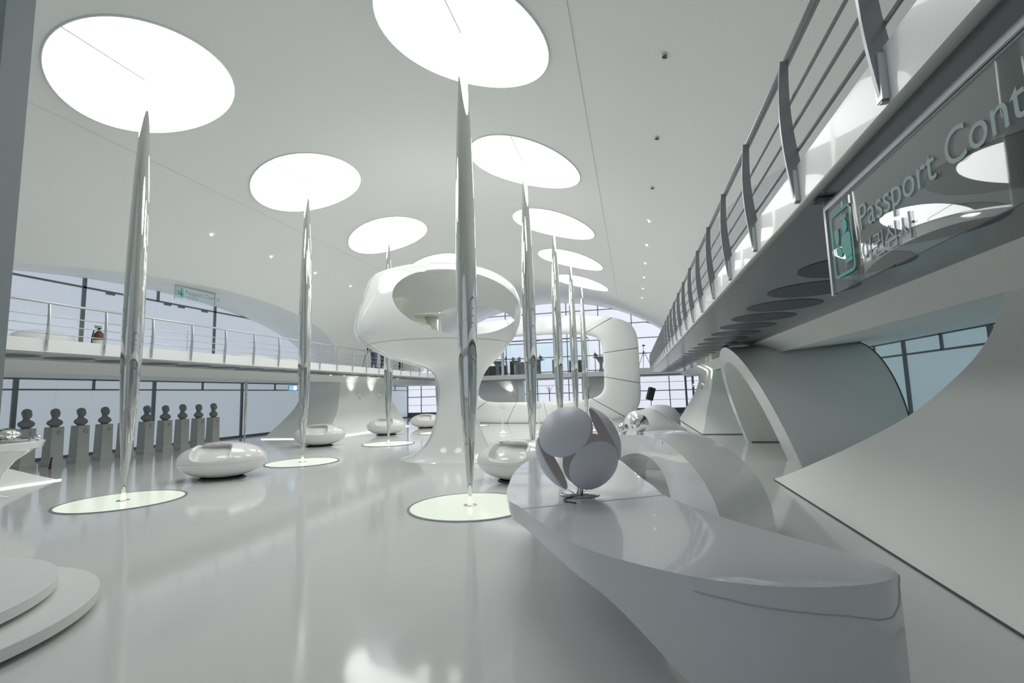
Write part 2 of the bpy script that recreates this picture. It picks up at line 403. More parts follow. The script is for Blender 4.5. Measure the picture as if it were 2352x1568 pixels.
# ------------------------------------------------------------ balconies and railings
ER, EL = 1.08, -11.55
def balcony(sg, e, inner, y1, nm, lb):
    t = thing('balcony', (e, 10, BOT), lb, 'balcony')
    box('deck', (min(e+sg*.05, inner), YB, BOT+.02), (max(e+sg*.05, inner), y1-.6, DECK), 'satin', t)
    # fascia with rounded far end
    P = [(e, YB), (e, y1-1.2)]+[(e+sg*.9*(1-cos(a)), y1-1.2+1.2*sin(a)) for a in [pi/2*k/8 for k in range(1, 9)]]+[(inner, y1)]
    g = G()
    for (xa, ya), (xb, yb) in zip(P, P[1:]):
        g.add([(xa, ya, BOT+.02), (xb, yb, BOT+.02), (xb, yb, DECK), (xa, ya, DECK)], [(0, 1, 2, 3) if sg < 0 else (3, 2, 1, 0)])
    g.mk('fascia', 'fascia', t, True, angle=50)
    G().tube([(x-sg*.012, y, BOT+.0) for x, y in P], .022 if sg > 0 else .008, 6).mk('edge_trim', 'trim', t, True)
    soff = [(x, y, BOT) for x, y in P[:-1]]+[(e+sg*1.95, y1, BOT), (e+sg*1.95, YB, BOT)]
    mk('soffit', soff, [tuple(range(len(soff)))], 'soffit' if sg > 0 else 'soffitl', t)
    k = 0; yy = .7
    while yy < y1-1:
        cx = e+sg*.97
        n = 28
        V = [(cx+.46*cos(2*pi*j/n), yy+.46*sin(2*pi*j/n), BOT-.004) for j in range(n)]
        mk('round_grille', V, [tuple(range(n))], 'hole', t)
        yy += 1.083
    return t
balcony(1, ER, 5.15, 31.0, 'right', 'long white balcony on the right with glossy grey soffit and round dark grilles')
balcony(-1, EL, GLX, 31.0, 'left', 'long white balcony across the left wall with round dark grilles beneath')
# far cross balcony
t = thing('balcony', (-5.2, 34.7, BOT), 'far white cross balcony seen through the rounded frame', 'balcony')
box('deck', (-16, 33.5, 2.68), (6.5, 35.9, 3.0), 'satin', t)
box('soffit', (-16, 33.52, 2.60), (6.5, 35.9, 2.68), 'grey', t)

post_me = None
def railing(sg, e, y0, y1, step, ph, lb, rodm, postm):
    t = thing('railing', (e, (y0+y1)/2, DECK), lb, 'railing')
    zt = 3.74; xr = e+sg*.02
    G().tube([(xr, y0, zt), (xr, y1, zt)], .026, 10).mk('handrail', rodm, t, True)
    for z in (3.47, 3.29, 3.11): G().tube([(xr+sg*.01, y0, z), (xr+sg*.01, y1, z)], .011, 8).mk('rail', rodm, t, True)
    # bowed blade post
    n = 10
    outer = []; inner = []
    for k in range(n+1):
        u = k/n; z = BOT+.05+(zt-.03-BOT-.05)*u; bow = .075*sin(pi*u*.9)
        outer.append((xr-sg*(.045+bow*.6), z)); inner.append((xr-sg*(.045+bow*.6)+sg*(.095-.045*u), z))
    poly = outer+inner[::-1]
    me = None; y = ph
    while y < y1:
        if y > y0:
            if me is None:
                off = loc_of(t)
                o = G().prism([(x, -.011, z) for x, z in poly], (0, .022, 0)).mk('post', postm, None); me = o.data
                br = G().box((xr-.012, -.02, DECK-.22), (xr+.012, .02, DECK-.02))
                o.parent = t; me.transform(Matrix.Translation((-off.x, 0, -off.z))); o.location = (0, y-off.y, 0)
            else:
                o = bpy.data.objects.new('post', me); C.objects.link(o); o.parent = t; o.location = (0, y-off.y, 0)
            b = G().box((-.014, -.025, 0), (.014, .025, .20))
            if 'brme' not in railing.__dict__:
                q = b.mk('bracket', 'steell', None); railing.brme = q.data; q.parent = o
            else:
                q = bpy.data.objects.new('bracket', railing.brme); C.objects.link(q); q.parent = o
            q.location = (xr-sg*.035-off.x, 0, BOT+.06-off.z)
        y += step
    return t
railing(1, ER, -1.5, 30.0, 1.1, 2.2-3*1.1, 'grey steel railing with bowed blade posts on the right balcony', 'steel', 'steel')
railing(-1, EL, -1, 30.0, 1.11, 7.14-8*1.11+.06, 'light steel railing with slim posts along the left balcony', 'steell', 'steell')

# slim poles under the left balcony
for y, lb in ((11.9, 'slim polished pole under left balcony, behind the nearest spindle column'), (16.4, 'slim polished pole under left balcony, just right of the last bust')):
    tag(G().lathe([(.02, 0), (.035, .3), (.055, .9), (.06, 1.4), (.055, 2.0), (.045, 2.44)], (-15.15, y, 0), 20).mk('support_pole', 'chrome', None, True), lb, 'column', 'slim poles under the left balcony')

# ------------------------------------------------------------ busts on pedestals
def bust_mesh(parent):
    # z, front, back, half width, nose bump
    S = [(0, .075, .07, .10, 0), (.03, .10, .085, .15, 0), (.08, .14, .12, .235, 0), (.13, .13, .125, .26, 0), (.17, .105, .11, .24, 0), (.20, .080, .09, .165, 0),
         (.225, .066, .076, .095, 0), (.25, .060, .072, .070, 0), (.275, .070, .076, .066, 0), (.285, .098, .075, .062, 0), (.305, .108, .082, .070, 0), (.325, .104, .09, .074, .002),
         (.335, .106, .095, .075, .006), (.35, .102, .10, .077, .010), (.365, .102, .106, .078, .028), (.385, .100, .11, .080, .020), (.405, .098, .114, .081, .008), (.42, .102, .114, .080, .0),
         (.45, .098, .110, .076, 0), (.475, .085, .098, .066, 0), (.495, .066, .078, .052, 0), (.51, .042, .052, .034, 0), (.52, .012, .02, .012, 0)]
    g = G(); n = 28; prs = [cr(S, i/54) for i in range(55)]
    V = []
    for z, f, b, w_, nb in prs:
        for k in range(n):
            a = 2*pi*k/n; c = cos(a)
            x = (f if c > 0 else b)*c + (max(nb, 0)*max(c, 0)**24)
            yy = w_*sin(a)
            if .335 < z < .40 and abs(sin(a)) > .93 and c < .3: yy *= 1.10       # ears
            V.append((x, yy, z))
    Fc = [(i*n+k, i*n+(k+1) % n, (i+1)*n+(k+1) % n, (i+1)*n+k) for i in range(len(prs)-1) for k in range(n)]
    Fc += [tuple(range(n-1, -1, -1)), tuple((len(prs)-1)*n+k for k in range(n))]
    return mk('head', V, Fc, 'stone', parent, True, False)
letters = 'TDQG RBLMV'
bd = ['first', 'second', 'third', 'fourth', 'fifth', 'sixth', 'seventh', 'eighth', 'ninth', 'tenth']
ped0 = bust0 = None
for i in range(10):
    y = 9.42+.655*i; x = -15.6
    L = letters[i]
    pl_ = 'pale stone pedestal %s, %s from the left of the bust row' % ('lettered '+L if L != ' ' else 'behind the nearest spindle column', bd[i])
    bl = 'dark grey stone male bust, %s from the left, %s' % (bd[i], 'on the pedestal lettered '+L if L != ' ' else 'behind the nearest spindle column')
    if not ped0:
        ped0 = thing('pedestal', (x, y, 0), pl_, 'pedestal', 'pedestals of the bust row')
        def fr(a, z0, b, z1): return [(-a, -a, z0), (a, -a, z0), (a, a, z0), (-a, a, z0), (-b, -b, z1), (b, -b, z1), (b, b, z1), (-b, b, z1)]
        FB = [(0,3,2,1),(4,5,6,7),(0,1,5,4),(1,2,6,5),(2,3,7,6),(3,0,4,7)]
        o = G().add(fr(.160, .17, .148, 1.035), FB).add(fr(.152, 1.035, .14, 1.06), FB).mk('shaft', 'ped', ped0, False, False)
        o = G().add(fr(.195, 0, .195, .12), FB).add(fr(.188, .12, .163, .17), FB).mk('plinth', 'ped', ped0, False, False)
        bust0 = thing('bust', (x, y, 1.06), bl, 'bust', 'stone busts along the left glass wall', R(30))
        bust_mesh(bust0)
        P = ped0
    else:
        P = dup(ped0, (x, y, 0), label=pl_)
        for c in kids(P):
            if c.name.startswith('letter'): bpy.data.objects.remove(c)
        b = dup(bust0, (x, y, 1.06), label=bl); b.rotation_euler = (0, 0, R(30+random.uniform(-5, 5))); b.scale = (1, 1, random.uniform(.97, 1.03))
    if L != ' ' and True:
        P['_l'] = L
for P in [o for o in list(bpy.data.objects) if o.name.startswith('pedestal')]:
    if '_l' in P:
        L = P['_l']; del P['_l']
        mtx = Matrix.Translation((P.location.x+.152, P.location.y-.03, .86)) @ Matrix(((0, 0, 1, 0), (1, 0, 0, 0), (0, 1, 0, 0), (0, 0, 0, 1)))
        text('letter', L, .15, mtx, 'letter', P, .002)
tag(G().tube([(-14.95, 9.62, 0), (-15.0, 9.66, .12), (-15.1, 9.74, .28)], [.03, .028, .02], 8).mk('door_wedge', 'red', None, True), 'dark red upright strap leaning between first two pedestals', 'strap')

# ------------------------------------------------------------ egg seats
def egg_mesh(parent):
    nu, nv = 160, 96
    a, b, h = .86, .70, .385
    def f(u, v):
        th = 2*pi*u; ph = pi*(v-.5)
        cx, cy, cz = cos(ph)*cos(th), cos(ph)*sin(th), sin(ph)
        sh = 1+.06*cx                                   # slightly fuller at one end
        p = Vector((a*cx, b*cy*sh, h*cz*(1.0 if cz > 0 else .96)))
        n_ = Vector((cx/a, cy/b, cz/h)).normalized()
        # scoop: rounded rectangle region on the front upper side
        if cz > .0 and cy < 0:
            ex = abs(p.x+.10)/.37; ey = abs(ph-R(38))/R(31)
            rr = (ex**4+ey**4)**(1/4)
            k = 1-min(1, max(0, (rr-.84)/.16)); k = k*k*(3-2*k)
            p = p+Vector((0, .21, -.07))*k
            lip = math.exp(-((rr-1.04)/.06)**2)*.010
            p += n_*lip
        gz = math.exp(-((p.z+.02)/.008)**2)*.010 if cz < .1 else 0
        p -= n_*gz
        return (p.x, p.y, p.z+.385)
    g = G().grid(f, nu, nv, cu=True)
    return g.mk('shell', 'pod', parent, True, False)
eggs = [((-8.62, 8.75, 0), 30, 1.0, 'glossy white egg-shaped seat with scooped cushion, beside the nearest left floor light'),
        ((-10.75, 15.05, 0), 33, 1.0, 'white egg-shaped seat behind the second left spindle column'),
        ((-10.6, 19.5, 0), 30, .97, 'white egg-shaped seat behind the third left spindle column'),
        ((-10.55, 23.6, 0), 26, .95, 'farthest white egg-shaped seat, left of the pavilion stem'),
        ((-2.12, 9.0, 0), -4, .98, 'white egg-shaped seat right of the front spindle column, half behind the counter')]
e0 = None
for loc, rz, s, lb in eggs:
    if not e0:
        e0 = thing('egg_seat', loc, lb, 'seat', 'white egg-shaped seats', R(rz)); egg_mesh(e0)
        o = G().lathe([(.0, 0), (.40, 0), (.42, .012), (.38, .03)], (-.0, .0, 0), 32, False, 1.1, .8).mk('base', 'dgrey', e0, True, False)
        e = e0
    else: e = dup(e0, loc, R(rz), lb)
    e.scale = (s, s, s)

# ------------------------------------------------------------ mushroom pavilion
PY = 12.3
S = [  # z, x left, x right, depth radius
 (0.0, -6.12, -3.38, 1.25), (.03, -5.98, -3.50, 1.15), (.10, -5.78, -3.60, 1.0), (.22, -5.60, -3.72, .86), (.56, -5.34, -3.90, .70), (1.07, -5.17, -4.05, .58), (1.70, -5.09, -4.02, .56), (2.08, -5.16, -3.90, .66),
 (2.32, -5.36, -3.76, .86), (2.47, -5.85, -3.62, 1.15), (2.66, -6.45, -3.42, 1.45), (3.02, -7.12, -3.12, 1.80), (3.32, -7.40, -2.93, 1.95), (3.72, -7.36, -2.82, 1.98), (4.18, -7.20, -2.84, 1.85),
 (4.55, -7.14, -3.02, 1.6), (4.86, -7.06, -3.42, 1.30), (5.03, -6.75, -3.85, 1.0), (5.16, -6.1, -4.4, .6), (5.20, -5.4, -5.0, .15)]
SS = [cr(S, i/90) for i in range(91)]
def ring(st, k, n, off=0):
    z, xl, xr, ry = st; a = 2*pi*k/n; cx = (xl+xr)/2; rx = (xr-xl)/2
    return Vector((cx+(rx-off)*cos(a), PY+(ry-off)*sin(a), z))
pav = thing('mushroom_pavilion', (-4.6, PY, 0), 'giant glossy white mushroom-shaped pavilion with oval window on a flared stem', 'pavilion')
n = 72
V = [ring(s_, k, n) for s_ in SS for k in range(n)]
m_ = len(SS)
Fc = [(i*n+k, i*n+(k+1) % n, (i+1)*n+(k+1) % n, (i+1)*n+k) for i in range(m_-1) for k in range(n)]+[tuple(range(n-1, -1, -1)), tuple((m_-1)*n+k for k in range(n))]
body = mk('shell', V, Fc, ['gloss', 'satin'], pav, True)
IN = [s_ for s_ in SS if 2.72 < s_[0] < 5.08]
V = [ring(s_, k, n, .10) for s_ in IN for k in range(n)]
m_ = len(IN)
Fc = [(i*n+k, i*n+(k+1) % n, (i+1)*n+(k+1) % n, (i+1)*n+k) for i in range(m_-1) for k in range(n)]+[tuple(range(n-1, -1, -1)), tuple((m_-1)*n+k for k in range(n))]
cav = mk('cavity', V, Fc, 'satin', None, True)
def ray(px, py):
    c = Vector(((px-1176)/F, -(py-784)/F, -1)); return rot @ c
def at_y(px, py, y):
    r0 = ray(px, py); return Vector((0, 0, EYE))+r0*(y/r0.y)
def cutter(cx, cy, hx, hy, tilt, y0, y1, grow=1.0):
    n = 72; V = []
    for y, gs in ((y0, 1), (y1, grow)):
        for k in range(n):
            a = 2*pi*k/n; ex, ey = hx*cos(a), hy*sin(a)
            V.append(at_y(cx+ex*cos(tilt)-ey*sin(tilt), cy+ex*sin(tilt)+ey*cos(tilt), y))
    Fc = [(k, (k+1) % n, n+(k+1) % n, n+k) for k in range(n)]+[tuple(range(n-1, -1, -1)), tuple(range(n, 2*n))]
    return mk('cut', V, Fc, 'satin')
c1 = cutter(1047, 693, 147, 73, R(8), 9.0, 12.3)
c2 = cutter(1084, 752, 104, 50, 0, 12.6, 15.5)
for c in (cav, c1, c2):
    md = body.modifiers.new('b', 'BOOLEAN'); md.operation = 'DIFFERENCE'; md.object = c; md.solver = 'EXACT'
bpy.context.view_layer.update()
me = bpy.data.meshes.new_from_object(body.evaluated_get(bpy.context.evaluated_depsgraph_get()))
body.modifiers.clear(); body.data = me
me.polygons.foreach_set('use_smooth', [True]*len(me.polygons)); me.set_sharp_from_angle(angle=R(35))
for c in (cav, c1, c2): bpy.data.objects.remove(c)
for lx_ in (-6.0, -5.2, -4.4):
    G().lathe([(.0005, 0), (.17, 0), (.17, .03)], (lx_, 11.30, 4.87), 24, False).mk('ceiling_lamp', 'dl', pav)  # added fill discs, out of sight behind the rim, to brighten the interior
# panel seams drawn as fine raised joints on the shell
def seam(f, name='seam'):
    G().tube([f(i/40) for i in range(41)], .006, 4).mk(name, 'joint', pav)
def surf(z, a):
    for i in range(len(SS)-1):
        if SS[i][0] <= z <= SS[i+1][0]:
            t = (z-SS[i][0])/max(1e-6, SS[i+1][0]-SS[i][0]); st = tuple(lerp(p, q, t) for p, q in zip(SS[i], SS[i+1])); return ring(st, a/(2*pi)*n, n)
    return ring(SS[-1], 0, n)
seam(lambda t: surf(2.98, pi*1.0+pi*t)); seam(lambda t: surf(lerp(4.9, .3, t), R(222))); seam(lambda t: surf(lerp(2.95, .3, t), R(318)))
# chair and table inside the pavilion
o = G().lathe([(.0005, 0), (.19, 0), (.20, -.01)], (0, 0, 0), 32, False, 1, .62).mk('round_vent', 'grey', pav, True, False)
q_ = at_y(958, 704, 13.75); o.location = q_-pav.location; o.rotation_euler = (R(90), 0, 0)
ch = thing('pavilion_chair', (-5.75, 11.95, 2.75), 'cream moulded high-back chair inside the mushroom pavilion', 'chair')
Pf = [(-.62, 1.78), (-.50, 1.80), (-.36, 1.78), (-.42, 1.55), (-.50, 1.25), (-.50, 1.05), (-.40, .93), (-.22, .95), (-.06, 1.0), (.08, .92), (.10, .72), (.04, .5), (-.02, .25), (.05, 0), (-.55, 0), (-.62, .4), (-.70, .8), (-.74, 1.3)]
pp = [cr(Pf+[Pf[0]], i/72) for i in range(72)]
mk('shell', [(-5.36+x*1.25, 11.6+dy, 2.75+z*.84) for dy in (0, .5) for x, z in pp], [tuple(range(72))[::-1], tuple(range(72, 144))]+[(i, (i+1) % 72, 72+(i+1) % 72, 72+i) for i in range(72)], 'cream', ch, True, angle=50)
G().box((-5.80, 11.65, 3.55), (-5.50, 12.05, 3.58)).mk('seat_pad', 'seat', ch)
tb = thing('pavilion_table', (-5.0, 12.5, 2.75), 'cream round pedestal table beside the chair inside the pavilion', 'table')
G().lathe([(.02, 0), (.44, .0), (.48, .02), (.47, .045), (.02, .05)], (-5.45, 12.6, 3.84), 40).mk('tabletop', 'cream', tb, True, angle=40)
G().lathe([(.30, 0), (.16, .12), (.09, .4), (.10, .7), (.20, .91)], (-5.45, 12.6, 2.93), 28).mk('stem', 'cream', tb, True)

# ------------------------------------------------------------ big rounded frame sculpture
fr_ = thing('frame_sculpture', (-5.3, 26.6, 0), 'huge glossy white rounded-rectangle frame sculpture at the far end', 'sculpture')
yf = lambda x: 26.6+2.2*((x+5.3)/5.7)**2
def se(a, hx, hz, n_):
    c, s = cos(a), sin(a); r = (abs(c/hx)**n_+abs(s/hz)**n_)**(-1/n_); return (c*r, s*r)
def fring(a, ph, off=0):
    ox, oz = se(a, 5.72-off, 2.95-off, 6.0); ix, iz = se(a, 3.75+off, 1.86+off, 6.0)
    cc, s2 = se(ph, 1, 1, 4.5); k = .5-.5*cc; x = -5.3+lerp(ix, ox, k); z = 2.95+.08*(1-k)+lerp(iz, oz, k)
    return Vector((x, yf(x)-(.26-off)*s2, z))
cuts = [R(d) for d in (11, 33, 60, 86, 118, 149, 188, 211, 240, 262, 284, 305, 330, 351)]
for a0, a1 in zip(cuts, cuts[1:]+[cuts[0]+2*pi]):
    G().grid(lambda u, v: fring(a0+.004+(a1-a0-.008)*u, 2*pi*v), 40, 33).mk('panel', 'gloss', fr_, True)
G().grid(lambda u, v: fring(2*pi*u, 2*pi*v, .03), 400, 25, cu=True).mk('core', 'joint', fr_, True)

# ------------------------------------------------------------ arched tunnel on the right
tn = thing('arched_tunnel', (3.2, 13.6, 0), 'white arched tunnel with leaning oval mouth under the right balcony', 'tunnel')
TC, n = 13.62, 48
def to(a, x):   # outer section
    return Vector((x, TC-2.52*cos(a), 2.66*max(0, sin(a))**.9))
def ti(a, x): return Vector((x, TC+.27-1.85*cos(a), 2.30*max(0, sin(a))**.9))
lean = lambda z: 3.22-.88*(z/2.66)**1.0
def mouth(f, a):
    p = f(a, 0); p.x = lean(p.z); return p
g = G(); g.grid(lambda u, v: (lambda p, q: p.lerp(q, v))(mouth(to, pi*u), to(pi*u, 5.25)), n+1, 8, flip=True); g.mk('outer_shell', 'shell', tn, True)
g = G(); g.grid(lambda u, v: (lambda p, q: p.lerp(q, v))(mouth(ti, pi*u), ti(pi*u, 5.25)), n+1, 8); g.mk('inner_lining', 'shell', tn, True)
g = G(); g.grid(lambda u, v: mouth(to, pi*u).lerp(mouth(ti, pi*u), v), n+1, 3); g.mk('mouth_rim', 'gloss', tn, True)
g = G(); g.add([to(pi*k/n, 5.22) for k in range(n+1)], [tuple(range(n+1))]).mk('inner_panel', 'satin', tn)
G().box((3.3, TC+.27+1.83, .005), (5.2, TC+.27+1.86, .03)).mk('shadow_gap', 'dark', tn)
G().tube([to(pi*k/n, 5.24)+Vector((0, 0, .004)) for k in range(1, n)], .014, 6).mk('seal', 'dark', tn)
for z in (.75, 1.1, 1.45): G().lathe([(0, 0), (.015, 0), (.015, .01)], (4.2, TC+.27+1.62, z), 8, False).mk('screw', 'dgrey', tn)

# ------------------------------------------------------------ counter in the right foreground
ct = thing('reception_counter', (0, 4, 0), 'large glossy white leaf-shaped counter sweeping down to the floor, right foreground', 'counter')
Fd = [(-1.30, 6.9, .75, .60), (-1.36, 6.1, .75, .61), (-1.33, 5.4, .75, .61), (-1.21, 4.62, .75, .61), (-1.06, 3.98, .75, .60), (-.844, 3.62, .75, .595), (-.43, 2.93, .75, .57), (-.166, 2.66, .75, .50), (.234, 2.436, .75, .22), (.579, 2.384, .75, .0), (.847, 2.44, .75, 0), (1.009, 2.517, .75, 0), (1.112, 2.618, .75, 0)]
Bd = [(-.50, 7.1, .76, .60), (-.25, 6.4, .76, .61), (-.10, 5.75, .75, .61), (.02, 5.1, .75, .61), (.13, 4.6, .75, .60), (.196, 4.23, .75, .595), (.40, 3.80, .75, .57), (.60, 3.40, .76, .45), (.80, 3.06, .775, .15), (.95, 2.84, .78, .0), (1.05, 2.71, .775, 0), (1.10, 2.65, .765, 0), (1.112, 2.618, .75, 0)]
NS = 90
ff = [cr(Fd, i/(NS-1)) for i in range(NS)]; bb = [cr(Bd, i/(NS-1)) for i in range(NS)]
def topf(u, v):
    i = round(u*(NS-1)); f, b = ff[i], bb[i]
    wd = pl([(0, .0), (.4, .0), (.55, .35), (.8, 1), (1, .3)], u)
    z = lerp(f[2], b[2], v**3)-.035*4*v*(1-v)*wd
    return (lerp(f[0], b[0], v), lerp(f[1], b[1], v), z)
i0 = int(NS*5/12)
def part(u0, u1, nm, nu):
    G().grid(lambda u, v: topf(round((u0+(u1-u0)*u)*(NS-1))/(NS-1), v), nu, 17, flip=False).mk(nm, 'counter', ct, True)
part(0, i0/(NS-1), 'rear_top', i0+1)
def fr2(u, v): return topf(min(1, (i0+u*(NS-1-i0))/(NS-1)), v)
G().grid(fr2, NS-i0, 17).mk('front_top', 'counter', ct, True)
def side(T, nm, sgn):
    def f(u, v):
        i = round(u*(NS-1)); p = T[i]; zb = max(0, p[3]); z = lerp(p[2], zb, v)
        c = ((ff[i][0]+bb[i][0])/2, (ff[i][1]+bb[i][1])/2)
        wd = sqrt((c[0]-p[0])**2+(c[1]-p[1])**2)
        k = (.05*v*v)*min(1, wd*2)
        return (p[0]+(c[0]-p[0])*k, p[1]+(c[1]-p[1])*k, z)
    G().grid(f, NS, 9, flip=sgn).mk(nm, 'counter', ct, True)
side(ff, 'front_skirt', False); side(bb, 'back_skirt', True)
def und(u, v):
    i = round(u*(NS-1)); f, b = ff[i], bb[i]; return (lerp(f[0], b[0], .03+.94*v), lerp(f[1], b[1], .03+.94*v), max(0, lerp(f[3], b[3], v)))
G().grid(und, NS, 7, flip=True).mk('underside', 'counter', ct, True)
f0, b0 = ff[0], bb[0]
mk('end_face', [(f0[0], f0[1], f0[2]), (b0[0], b0[1], b0[2]), (b0[0], b0[1], b0[3]), (f0[0], f0[1], f0[3])], [(0, 1, 2, 3)], 'counter', ct)
G().tube([Vector(topf(i0/(NS-1), v/20))+Vector((0, 0, .0005)) for v in range(21)], .0022, 4).mk('seam', 'ceiljoint', ct)
LP = [(.66, .685), (.74, .655), (.82, .63), (.89, .60), (.94, .60), (.975, .64), (.995, .72), (1, .748)]
def lp_(t):
    u, z = cr(LP, t); i = min(NS-1, max(0, round(u*(NS-1)))); p = ff[i]; d = Vector((p[0], p[1], 0)).normalized()*.004; return Vector((p[0], p[1], z))-d
G().tube([lp_(i/30) for i in range(31)], .003, 5).mk('lip', 'ceiljoint', ct, True)
# rear arched part of the same furniture
ar = thing('arched_counter', (.5, 7, 0), 'glossy white arched counter with half-round opening, behind the lamp counter', 'counter')
A0 = Vector((.70, 4.62, 0)); dd = Vector((-.175, .985, 0)).normalized(); WV = Vector((.60, .84, 0))
def outer_p(t): a = pi*t; return (2.55-2.55*cos(a), .95*max(0, sin(a))**.55)
def hole_p(t): a = pi*t; return (2.98-1.2*cos(a), .66*max(0, sin(a))**.8)
N = 56
P3 = lambda q, w_=0: A0+dd*q[0]+Vector((-.09*max(0, q[0]-2)**2, 0, q[1]))+WV*w_
g = G().grid(lambda u, v: P3(outer_p(u)).lerp(P3(hole_p(u)), v), N+1, 5, flip=True); g.mk('front_face', 'counter', ar, True)
g = G().grid(lambda u, v: P3(outer_p(u), 1).lerp(P3(hole_p(u), 1), v), N+1, 5); g.mk('rear_face', 'counter', ar, True)
g = G().grid(lambda u, v: P3(outer_p(u), v), N+1, 9); g.mk('top_band', 'gloss', ar, True)
g = G().grid(lambda u, v: P3(hole_p(u), v), N+1, 9, flip=True); g.mk('opening_lining', 'gloss', ar, True)
G().tube([P3((2.1, .66+.012*k))-WV*.006 for k in range(24)], .003, 4).mk('seam', 'joint', ar)
def ball(x, y, z, r, nm, lb, st=.35):
    t = thing('chrome_ball', (x, y, z), lb, 'ornament', 'chrome balls on the counters')
    G().lathe([(r*st, 0), (r*st, r*.28)], (x, y, z), 24).mk('base', 'chromeb', t, True, angle=40)
    G().lathe([(max(.0005, r*cos(a)), r*sin(a)) for a in [-pi/2+pi*k/24 for k in range(25)]], (x, y, z+r*1.18), 36, False).mk('sphere', 'chromeb', t, True)
ball(.06, 7.95, .925, .145, 1, 'larger chrome ball on the arched counter behind the table lamp', .42)
ball(-.20, 8.35, .885, .09, 2, 'smaller chrome ball on the arched counter, left of the larger one', .42)

# ------------------------------------------------------------ table lamp of overlapping dish shades
LX, LY, LZ = -.485, 4.19, .752
lp = thing('table_lamp', (LX, LY, LZ), 'round table lamp of six overlapping grey dish shades on a chrome disc', 'lamp')
G().lathe([(.0005, 0), (.165, 0), (.168, .004), (.16, .008), (.03, .011), (.018, .03), (.016, .08), (.0005, .08)], (LX, LY, LZ), 40, False).mk('base', 'chromeb', lp, True, angle=40)
G().tube([(LX, LY, LZ+.05), (LX, LY, LZ+.60)], .014, 10).mk('stem', 'chromeb', lp, True)
G().lathe([(.0005, 0), (.05, 0), (.06, .03), (.05, .1), (.0005, .1)], (LX, LY, LZ+.33), 20, False).mk('hub', 'chromeb', lp, True)
Cc = Vector((LX, LY, LZ+.385)); RL = .362
view = (Vector((0, 0, EYE))-Cc).normalized(); rt = Vector((-view.y, view.x, 0)).normalized(); up = view.cross(rt)
if up.z < 0: up = -up
if rt.x < 0: rt = -rt
def shade(dr, ang, rad, ctr):
    ax = (rt*dr[0]+up*dr[1]+view*dr[2]).normalized(); a = ax.orthogonal().normalized(); b = ax.cross(a)
    g = G(); n, m_ = 48, 14; V = []
    for r_0 in (rad, rad-.012):
        for i in range(m_+1):
            th = ang*(i/m_) if r_0 == rad else ang*(1-i/m_)
            for k in range(n):
                V.append(Cc+ax*(ctr+r_0*cos(max(th, .002)))+(a*cos(2*pi*k/n)+b*sin(2*pi*k/n))*(r_0*sin(max(th, .002))))
    tot = 2*(m_+1)
    Fc = [(i*n+k, i*n+(k+1) % n, (i+1)*n+(k+1) % n, (i+1)*n+k) for i in range(tot-1) for k in range(n)]
    o = mk('shade', V, Fc, ['lampgrey', 'lampin'], lp, True, angle=50)
    for p in o.data.polygons:
        if p.vertices[0] >= (m_+1)*n: p.material_index = 1
shade((-.34, .44, .83), R(38.5), RL+.004, .014); shade((.42, -.49, .77), R(36.5), RL+.004, .0)
shade((.88, .44, -.12), R(44), RL, 0); shade((-.86, -.48, -.10), R(43), RL, -.005)
shade((-.35, .50, -.80), R(44), RL, 0); shade((.35, -.40, -.85), R(44), RL, 0)
P = [(LX+.02, LY-.02, LZ+.07), (LX+.03, LY-.04, LZ+.03), (LX+.02, LY-.09, LZ+.008), (LX-.04, LY-.15, LZ+.006), (LX-.09, LY-.22, LZ+.006), (LX-.085, LY-.30, LZ+.006), (LX-.03, LY-.34, LZ+.006), (LX+.01, LY-.36, LZ+.006)]
G().tube([cr(P, i/40) for i in range(41)], .0055, 8).mk('cable', 'black', lp, True)

# ------------------------------------------------------------ white folded shell sculpture behind the arched counter
sh = thing('shell_sculpture', (.35, 11.3, 0), 'glossy cream folded shell-shaped sculpture behind the chrome balls', 'sculpture')
def fs(u, v):
    th = 2*pi*u; ph = pi/2*v
    r0 = .80+.40*max(0, cos(th+.2))**3*(1-v)
    fold = 1+.04*sin(9*ph+cos(th)*1.4)*(1-v)**.6
    z = 1.20*sin(ph)*fold*(1-.18*cos(th)*(1-v))
    return (.30+r0*cos(th)*cos(ph)*fold, 11.3+.85*sin(th)*cos(ph)*fold, z)
G().grid(fs, 72, 40, cu=True).mk('shell', 'cream' if False else 'pod', sh, True)
tag(G().lathe([(.5, 0), (.6, .3), (.56, .9), (.42, 1.08), (.22, 1.16), (.0005, 1.18)], (.72, 15.2, 0), 40, False).mk('dome_stool', 'lampgrey', None, True), 'grey rounded dome standing behind the cream shell sculpture', 'stool')

# ------------------------------------------------------------ steps at bottom left
def disc_step(c, r, z0, z1, m, name, lb):
    t = thing(name, (c[0], c[1], z0), lb, 'step', 'round white steps')
    G().lathe([(r-.004, 0), (r, .004), (r, z1-z0-.006), (r-.006, z1-z0)], (c[0], c[1], z0), 96).mk('tread', m, t, True, angle=40)
    return t
s1 = disc_step((-5.21, 2.18), 1.345, .045, .13, 'step', 'round_step', 'lower and wider round white step, bottom left corner')
G().lathe([(1.18, 0), (1.18, .045)], (-5.21, 2.18, 0), 48).mk('plinth', 'dark', s1)
a_ = R(-34); G().tube([(-5.21+1.347*cos(a_), 2.18+1.347*sin(a_), .046), (-5.21+1.347*cos(a_), 2.18+1.347*sin(a_), .13), (-5.21+.9*cos(a_), 2.18+.9*sin(a_), .131)], .003, 4).mk('joint', 'joint', s1)
s2 = disc_step((-5.41, 2.08), 1.28, .165, .25, 'step', 'round_step', 'upper round white step stacked on the lower one, bottom left corner')
G().lathe([(1.15, 0), (1.15, .035)], (-5.41, 2.08, .13), 48).mk('plinth', 'dark', s2)

